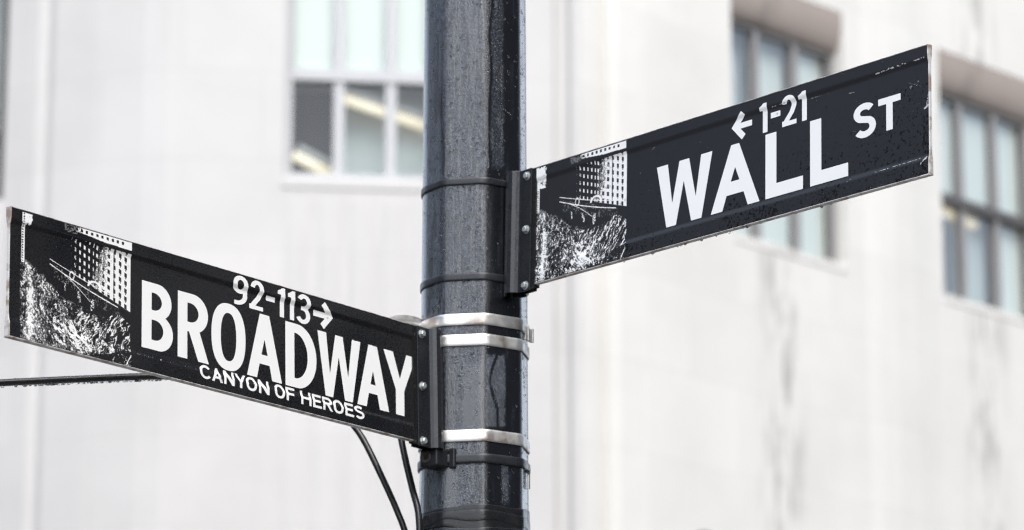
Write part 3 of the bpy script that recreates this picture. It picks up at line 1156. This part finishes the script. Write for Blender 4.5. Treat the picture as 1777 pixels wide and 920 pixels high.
def bracket(sg, end, parent, h0, h1):
    """channel clamped to the pole with a bolted flange over the sign's end; end = +1 when the pole is at the far (right) end of the sign"""
    u_p = sg.L if end > 0 else 0.0
    e = 1 if end > 0 else -1
    Q = lambda r, w, v: sg.pt(u_p + e * r, v, w)      # r = distance from the sign's end towards the pole
    v0, v1 = h0, h1
    b = MB()
    th = .003
    # plan profile of the folded plate on the viewer's side (r, w)
    front = [(-.004, .0095), (.026, .0095), (.030, .0105), (.033, .016), (.038, .0215), (.046, .0235), (.054, .0215), (.060, .015), (.064, .010), (.072, .009)]
    for sd in (1, -1):
        V, F = [], []
        k = len(front)
        for v in (v0, v1):
            for r, w in front: V.append(Q(r, sd * w, v))
            for r, w in front: V.append(Q(r, sd * (w - th), v))
        for i in range(k - 1):
            F += [(i, i + 1, 2 * k + i + 1, 2 * k + i), (k + i, 3 * k + i, 3 * k + i + 1, k + i + 1), (i, k + i, k + i + 1, i + 1), (2 * k + i, 2 * k + i + 1, 3 * k + i + 1, 3 * k + i)]
        F += [(0, 2 * k, 3 * k, k), (k - 1, 2 * k - 1, 4 * k - 1, 3 * k - 1)]
        b.add(V, F, False)
    o = b.build('bracket', M['bracket'], parent, bevel=.0012, segs=2)
    g = MB()      # dark strip in place of the shaded recess between flange and blade
    g.box(sg.o, sg.d, sg.n, sg.u, sorted((u_p - e * .014, u_p + e * .02)), (-.0064, .0064), (v0 + .004, v1 - .003))
    g.build('dark_gap', M['rubber'], o)
    for v in (v0 + .010, (v0 + v1) / 2, v1 - .014):
        hb = MB()
        c = Q(.008, .0095, v)
        V = []
        for w, rr in ((0, .0085), (.0005, .0085), (.0008, .0062), (.0056, .0062), (.0068, .0050)):
            for q in range(12):
                t = 2 * math.pi * q / 12
                rad = rr if w < .0007 else rr * (1 if q % 2 == 0 else .895)
                V.append(c + sg.n * w + sg.d * rad * math.cos(t + .3) + sg.u * rad * math.sin(t + .3))
        F = [(j * 12 + q, j * 12 + (q + 1) % 12, (j + 1) * 12 + (q + 1) % 12, (j + 1) * 12 + q) for j in range(4) for q in range(12)] + [tuple(48 + q for q in range(12))]
        hb.add(V, F)
        hb.build('bolt', M['zinc'], o)
    return o


def blob_ink(sg, spots, name, parent, seed, m=None):
    """small chips and scratches: (u0, v0, u1, v1, width, roughness) in mm"""
    f = []
    for u0, v0, u1, v1, w, rg in spots:
        x0, x1, y0, y1 = min(u0, u1) - w, max(u0, u1) + w, min(v0, v1) - w, max(v0, v1) + w

        def fn(X, Y, u0=u0, v0=v0, u1=u1, v1=v1, w=w, rg=rg, x0=x0, y0=y0):
            x, y = X * 1000 + x0, Y * 1000 + y0
            ex, ey = u1 - u0, v1 - v0
            t = np.clip(((x - u0) * ex + (y - v0) * ey) / (ex * ex + ey * ey + 1e-9), 0, 1)
            d = np.hypot(x - u0 - t * ex, y - v0 - t * ey)
            return (w / 2 * (1 - rg) + w * rg * (fbm(x / 3.1, y / 2.1, seed) - .45) * 2.2 - d) / 1000
        f.append((fn, x0 / 1000, x1 / 1000, y0 / 1000, y1 / 1000))
    return tag(sg.ink(f, name, m or M['letter'], parent, .0007, .0006), kind='stuff')


SB = Sign((-.8201, 5.8300, 2.9768), (.60865, .79344, -.0012), (-.02031, .0171, .99965), 1.0574, .2224, .0026, .0056)
SW = Sign((.0373, 6.6811, 3.2761), (.64225, -.76646, -.0071), (.01877, .00646, .9998), 1.0248, .2290, .0026, .0050)

# --- lower sign
sb = empty('street_sign', tuple(SB.pt(SB.L, 0, 0)), 'black street sign reading BROADWAY and CANYON OF HEROES on the left of the pole', 'street sign', 'street name signs on the pole')
SB.panel(M['face_b'], sb)
SB.trim(sb)
SB.picture(.0245, .287, False, sb, 0)
b0, b1 = 43.5, 160.5
SB.text([('B', 315, 393, b0, b1), ('R', 405, 484.5, b0, b1), ('O', 491, 580, b0 - .5, b1 + .5), ('A', 584, 677, b0, b1), ('D', 686.5, 771.5, b0, b1),
         ('W', 774.5, 895, b0, b1), ('A', 885, 975.5, b0, b1), ('Y', 961, 1055, b0, b1)], 'street_name', 24.4, 17, sb)
n0, n1 = 165.3, 217.8
SB.text([('9', 545, 584.5, n0, n1), ('2', 590, 626.5, n0, n1), ('-', 634.2, 657.8, 187.8, 196.6), ('1', 663.3, 683.2, n0, n1), ('1', 690.5, 710.6, n0, n1), ('3', 715, 754.7, n0 - 1, n1)],
        'house_numbers', 11.4, 7.4, sb)
SB.arrow((818, 190.5), (763, 190.5), 25, 10.5, sb)
c0, c1 = 15.5, 40.2
SB.text([(c, x0, x1, c0, c1) for c, x0, x1 in (('C', 458.6, 485.2), ('A', 489.2, 517.9), ('N', 520.9, 548.3), ('Y', 550.6, 579.6), ('O', 579.1, 607.1), ('N', 612, 640.2),
        ('O', 654.5, 681.9), ('F', 686, 709.9), ('H', 725.4, 753.7), ('E', 758, 782.3), ('R', 785.9, 813), ('O', 814.8, 842.8), ('E', 847.5, 871.9), ('S', 874.7, 901.2))],
        'honorary_name', 6.1, 4.3, sb, cell=.0006)
blob_ink(SB, [(345, 160, 346, 149, .9, .6)] + [(430 + random.uniform(0, 420), 26 + random.uniform(-2, 2), 432 + random.uniform(0, 420), 26, .01, 0) for _ in range(0)]
         + [(u, 28.5 + random.uniform(-1.5, 1.5), u + random.uniform(1, 5), 28.5, random.uniform(.45, 1.0), .6) for u in [random.uniform(290, 460) for _ in range(16)] + [random.uniform(460, 900) for _ in range(9)]]
         + [(1046, 20, 1049, 32, 1.2, .4)], 'scratches', sb, 3)
bracket(SB, +1, sb, -.0065, .2215)

# --- upper sign
sw = empty('street_sign', tuple(SW.pt(0, 0, 0)), 'black street sign reading WALL ST with rain spots on the right of the pole', 'street sign', 'street name signs on the pole')
SW.panel(M['face_w'], sw)
SW.trim(sw)
SW.picture(.0125, .2672, True, sw, 8)
b0, b1 = 38.8, 156.2
SW.text([('W', 349, 495.7, b0, b1), ('A', 492.2, 617, b0, b1), ('L', 631.8, 725.3, b0, b1), ('L', 742.8, 835, b0, b1)], 'street_name', 27.5, 24, sw)
SW.text([('S', 848, 901.6, 98, 159.5), ('T', 907.2, 960, 98.8, 157.8)], 'street_suffix', 15.2, 11.6, sw)
n0, n1 = 160.8, 214.2
SW.text([('1', 618.2, 637, n0, n1), ('-', 645.2, 669.2, 183, 193.2), ('2', 673.8, 709.5, n0, n1 + .8), ('1', 715.2, 735, n0, n1)], 'house_numbers', 11.8, 8.2, sw)
SW.arrow((545.2, 187), (597.6, 187), 26, 10.5, sw)
blob_ink(SW, [(902, 204, 1020, 207, 2.3, .95), (935, 206, 985, 206.5, 2.8, .85), (900, 31, 1008, 33, 1.1, .5), (1008, 24, 1020, 32, 3.4, .95), (1016, 118, 1023, 123, 5, .3), (1020, 122, 1024, 140, 2, .6),
              (735, 197, 790, 196, .8, .5), (650, 203, 690, 203.5, 1.6, .8), (838, 185, 852, 184, 1.0, .6), (830, 27, 842, 30, 2.2, .9), (330, 190, 345, 198, 1, .7), (300, 150, 306, 158, .8, .5)]
         + [(u, v, u + random.uniform(2, 14), v + random.uniform(-5, 3), .35, .7) for u, v in [(random.uniform(300, 1000), random.uniform(60, 200)) for _ in range(22)]]
         + [(990 + random.uniform(-18, 18), 165 + random.uniform(-14, 14), 996 + random.uniform(-18, 18), 170 + random.uniform(-14, 14), .55, .8) for _ in range(7)],
         'scratches', sw, 5, M['scuff'])
bracket(SW, -1, sw, -.0085, .2285)

# ------------------------------------------------------------------ straps, clamp, tape
def thing_mesh(mb, name, m, label, cat, group=None, **kw):
    return tag(mb.build(name, m, **kw), label, cat, group)


G_BS, G_SS = 'black straps round the pole', 'bright steel straps round the pole'
zA, zB = z_at(314), z_at(480)
s1 = thing_mesh(ring(zA, .0135, .0006, .0022), 'metal_strap', M['strap'], 'black painted strap round the pole at the top of the upper sign bracket', 'strap', G_BS)
s2 = thing_mesh(ring(zB, .0145, .0006, .0022), 'metal_strap', M['strap'], 'black painted strap round the pole near the foot of the upper sign bracket', 'strap', G_BS)
st = thing_mesh(ring(z_at(554), .0225, .0012, .0020), 'metal_strap', M['steel'], 'bright steel strap with a buckle, highest of the three steel straps', 'strap', G_SS)
thing_mesh(ring(z_at(590), .0225, .0012, .0020), 'metal_strap', M['steel'], 'bright steel strap just below the buckled strap', 'strap', G_SS)
thing_mesh(ring(z_at(756), .0225, .0012, .0020), 'metal_strap', M['steel'], 'bright steel strap at the foot of the lower sign bracket', 'strap', G_SS)

def ray_pt(x, y, Y):
    c = np.array([(x - 888.5) / 6400, -(y - 460) / 6400, 1.0])
    d = np.array([c[0], math.cos(PITCH) - c[1] * math.sin(PITCH), math.sin(PITCH) + c[1] * math.cos(PITCH)])
    return np.array([0, 0, 1.6]) + d * (Y / d[1])


# buckle and the loose tail of the top steel strap
zc = z_at(557)
bx = PX + HW(zc) - .001
bk = MB()
O = np.array([bx, PY - .012, zc - .006])
ax, ay = nrm([.9, -.44, 0]), nrm([.44, .9, 0])
bk.box(O, ax, ay, UPZ, (0, .0035), (-.014, .010), (-.013, .013))
bk.box(O, ax, ay, UPZ, (.0035, .009), (-.012, -.008), (-.015, .015))
bk.box(O, ax, ay, UPZ, (.0035, .011), (.003, .008), (-.015, .012))
bk.build('buckle', M['steel'], st, bevel=.0015)
tl = MB()
pts = spline([ray_pt(x, y, Y) for x, y, Y in ((737, 568, 6.80), (726, 562, 6.79), (712, 558, 6.77), (696, 557, 6.74), (680, 559, 6.71), (668, 566, 6.69))], 25)
V, F = [], []
for p in pts: V += [p - UPZ * .0112, p + UPZ * .0112]
for i in range(len(pts) - 1): F.append((2 * i, 2 * i + 2, 2 * i + 3, 2 * i + 1))
tl.add(V, F, True)
to = tl.build('strap_tail', M['steel'], st)
md = to.modifiers.new('thick', 'SOLIDIFY'); md.thickness = .0012

# black strap with its clamp block under the lower bracket
zk = z_at(794)
cs = thing_mesh(ring(zk, .0175, .0012, .0028, (.0, .02)), 'clamp_strap', M['strap'], 'black strap with a rusty clamp block under the lower sign bracket', 'strap', G_BS)
rd = nrm([-.60, -.80, 0]); tn = np.array([-rd[1], rd[0], 0])
O = np.array([PX, PY, zk - .001])
cb = MB()
cb.box(O, rd, tn, UPZ, (.098, .137), (-.020, .021), (-.0175, .0175))
cb.box(O, rd, tn, UPZ, (.096, .104), (.021, .036), (-.019, .019))
co = cb.build('clamp_block', M['bracket'], cs, bevel=.003)
cf = MB()     # round boss with a rusty hole on the side facing left-front
c = O + rd * .1372 - tn * .006
V, F = [], []
prf = [(.0125, .0), (.012, .0015), (.009, .0016), (.0075, .0006), (.004, -.0005), (.0, -.0008)]
for rr, dd in prf:
    for q in range(20):
        t = 2 * math.pi * q / 20
        V.append(c + rd * dd + tn * rr * math.cos(t) + UPZ * rr * math.sin(t))
for j in range(len(prf) - 1):
    for q in range(20): F.append((j * 20 + q, j * 20 + (q + 1) % 20, (j + 1) * 20 + (q + 1) % 20, (j + 1) * 20 + q))
cf.add(V, F, True)
M['rust'] = mat('rusty_hole', (.030, .020, .016), .6)
cf.build('clamp_hole', M['rust'], co)
tb_ = MB()    # hanging tail end at the right
O2 = np.array([PX + HW(zk) + .001, PY - .005, zk])
tb_.box(O2, X_, Y_, UPZ, (0, .002), (-.006, .006), (-.040, -.006))
tb_.build('strap_tail', M['strap'], cs)

tp = empty('electrical_tape', (PX, PY, 2.85), 'black vinyl tape wound in creased turns round the pole under the clamp', 'tape')
for i, (y, h, g, tl_) in enumerate(((886, .022, .0012, (.05, .02)), (897, .022, .0022, (-.02, -.03)), (908, .024, .0014, (-.09, .02)), (926, .026, .0020, (.02, .0)), (942, .026, .0012, (.05, -.02)))):
    ring(z_at(y), h, g, .0009, tl_, .010, i + 2, 2).build('tape_turn', M['tape'], tp)

# ------------------------------------------------------------------ cables
b = MB()
tube(b, spline([ray_pt(x, y, Y) for x, y, Y in ((560, 640, 6.95), (600, 718, 6.90), (630, 762, 6.88), (660, 822, 6.86), (688, 884, 6.85), (706, 935, 6.85), (716, 1010, 6.85), (718, 1100, 6.85))], 64), .0062, 12)
thing_mesh(b, 'cable', M['rubber'], 'thick black cable curving down furthest from the pole below the lower sign', 'cable', 'black cables below the lower sign')
b = MB()
tube(b, spline([ray_pt(x, y, Y) for x, y, Y in ((680, 690, 6.84), (694, 752, 6.80), (704, 800, 6.78), (716, 850, 6.765), (725, 885, 6.755), (728, 925, 6.75), (728, 980, 6.75), (728, 1080, 6.75))], 64), .0064, 12)
thing_mesh(b, 'cable', M['rubber'], 'black cable that comes down against the pole into the tape', 'cable', 'black cables below the lower sign')
b = MB()
wp = spline([ray_pt(x, y, Y) for x, y, Y in ((-520, 690, 6.35), (-250, 678, 6.5), (0, 664.5, 6.62), (140, 658, 6.69), (275, 653, 6.76), (480, 652, 6.82), (720, 658, 6.86), (760, 659, 6.86))], 84)
tube(b, wp, .0068, 12)
thing_mesh(b, 'span_wire', M['rubber'], 'black wire beaded with rain running behind the lower sign to the frame edge', 'wire')


# ------------------------------------------------------------------ rain drops
ICO = bmesh.new()
bmesh.ops.create_icosphere(ICO, subdivisions=2, radius=1)
IV = np.array([v.co[:] for v in ICO.verts])
IF = [tuple(v.index for v in f.verts) for f in ICO.faces]
ICO.free()


def drop(mb, c, r, nrm_, flat=.55, sag=1.15):
    """a bead of water sitting on a surface with normal nrm_"""
    n = nrm(nrm_)
    a = nrm(np.cross(UPZ, n)) if abs(n[2]) < .95 else X_
    b2 = np.cross(n, a)
    P = np.asarray(c) + r * (IV[:, :1] * a + IV[:, 1:2] * b2 * sag + IV[:, 2:] * n * flat)
    mb.add(P, IF, True)


b = MB()
for _ in range(2600):
    ph = random.uniform(-78, 95)
    y = random.uniform(-5, 925)
    x = 822 + 93 * math.sin(R(ph))
    w = float(wetness(np.array([x]), np.array([y]))[0])
    if w > .8 and random.random() < .72: continue
    z = z_at(y)
    k = min(range(nP), key=lambda i: abs(math.degrees(math.atan2(PR[i, 0], PR[i, 1])) - ph))
    r = HW(z) * K_CIRC
    p = np.array([PX + r * PR[k, 0], PY - r * PR[k, 1], z])
    t = PR[(k + 1) % nP] - PR[k - 1]
    nn = nrm([-t[1], -t[0], 0])
    if nn @ np.array([PR[k, 0], -PR[k, 1], 0]) < 0: nn = -nn
    drop(b, p, random.choice((.0009, .0011, .0013, .0016, .0020, .0024)), nn)
tag(b.build('rain_drops', M['water'], fix=False), 'beads of rain scattered over the black pole', 'rain drops', kind='stuff')


def sign_drops(sg, cnt, hang, lo, label):
    b = MB()
    for _ in range(cnt):
        u, v = random.uniform(.02, sg.L - .02), random.random() ** 1.5 * (sg.h - .01) + .004
        if u > .29 and .036 < v < .162: continue
        drop(b, sg.pt(u, v, float(sg.z(v))), random.choice((.0008, .001, .0013, .0017)), sg.n)
    for _ in range(hang):
        u = random.uniform(lo, sg.L - .02)
        r = random.choice((.0014, .0018, .0024, .0028))
        drop(b, sg.pt(u, -.0004, random.uniform(-.002, .005)), r, -UPZ, 1.15, 1.0)
    tag(b.build('rain_drops', M['water'], fix=False), label, 'rain drops', kind='stuff')


sign_drops(SB, 170, 0, .1, 'fine rain drops on the face of the lower sign')
sign_drops(SW, 420, 26, .2, 'rain drops on the face and hanging from the lower edge of the upper sign')
b = MB()
for i in range(0, len(wp) - 1):
    for _ in range(13):
        f = random.random()
        p = wp[i] * (1 - f) + wp[i + 1] * f
        if random.random() < .35:
            drop(b, p - UPZ * .0068, random.choice((.0018, .0025, .0033)), -UPZ, 1.0, 1.0)
        else:
            t = random.uniform(-.4, 1.5)
            nn = np.array([0, -math.cos(t), math.sin(t)])
            drop(b, p + nn * .0060, random.choice((.0010, .0014, .0018)), nn, .7, 1)
tag(b.build('rain_drops', M['water'], fix=False), 'rain drops strung along the black wire', 'rain drops', kind='stuff')
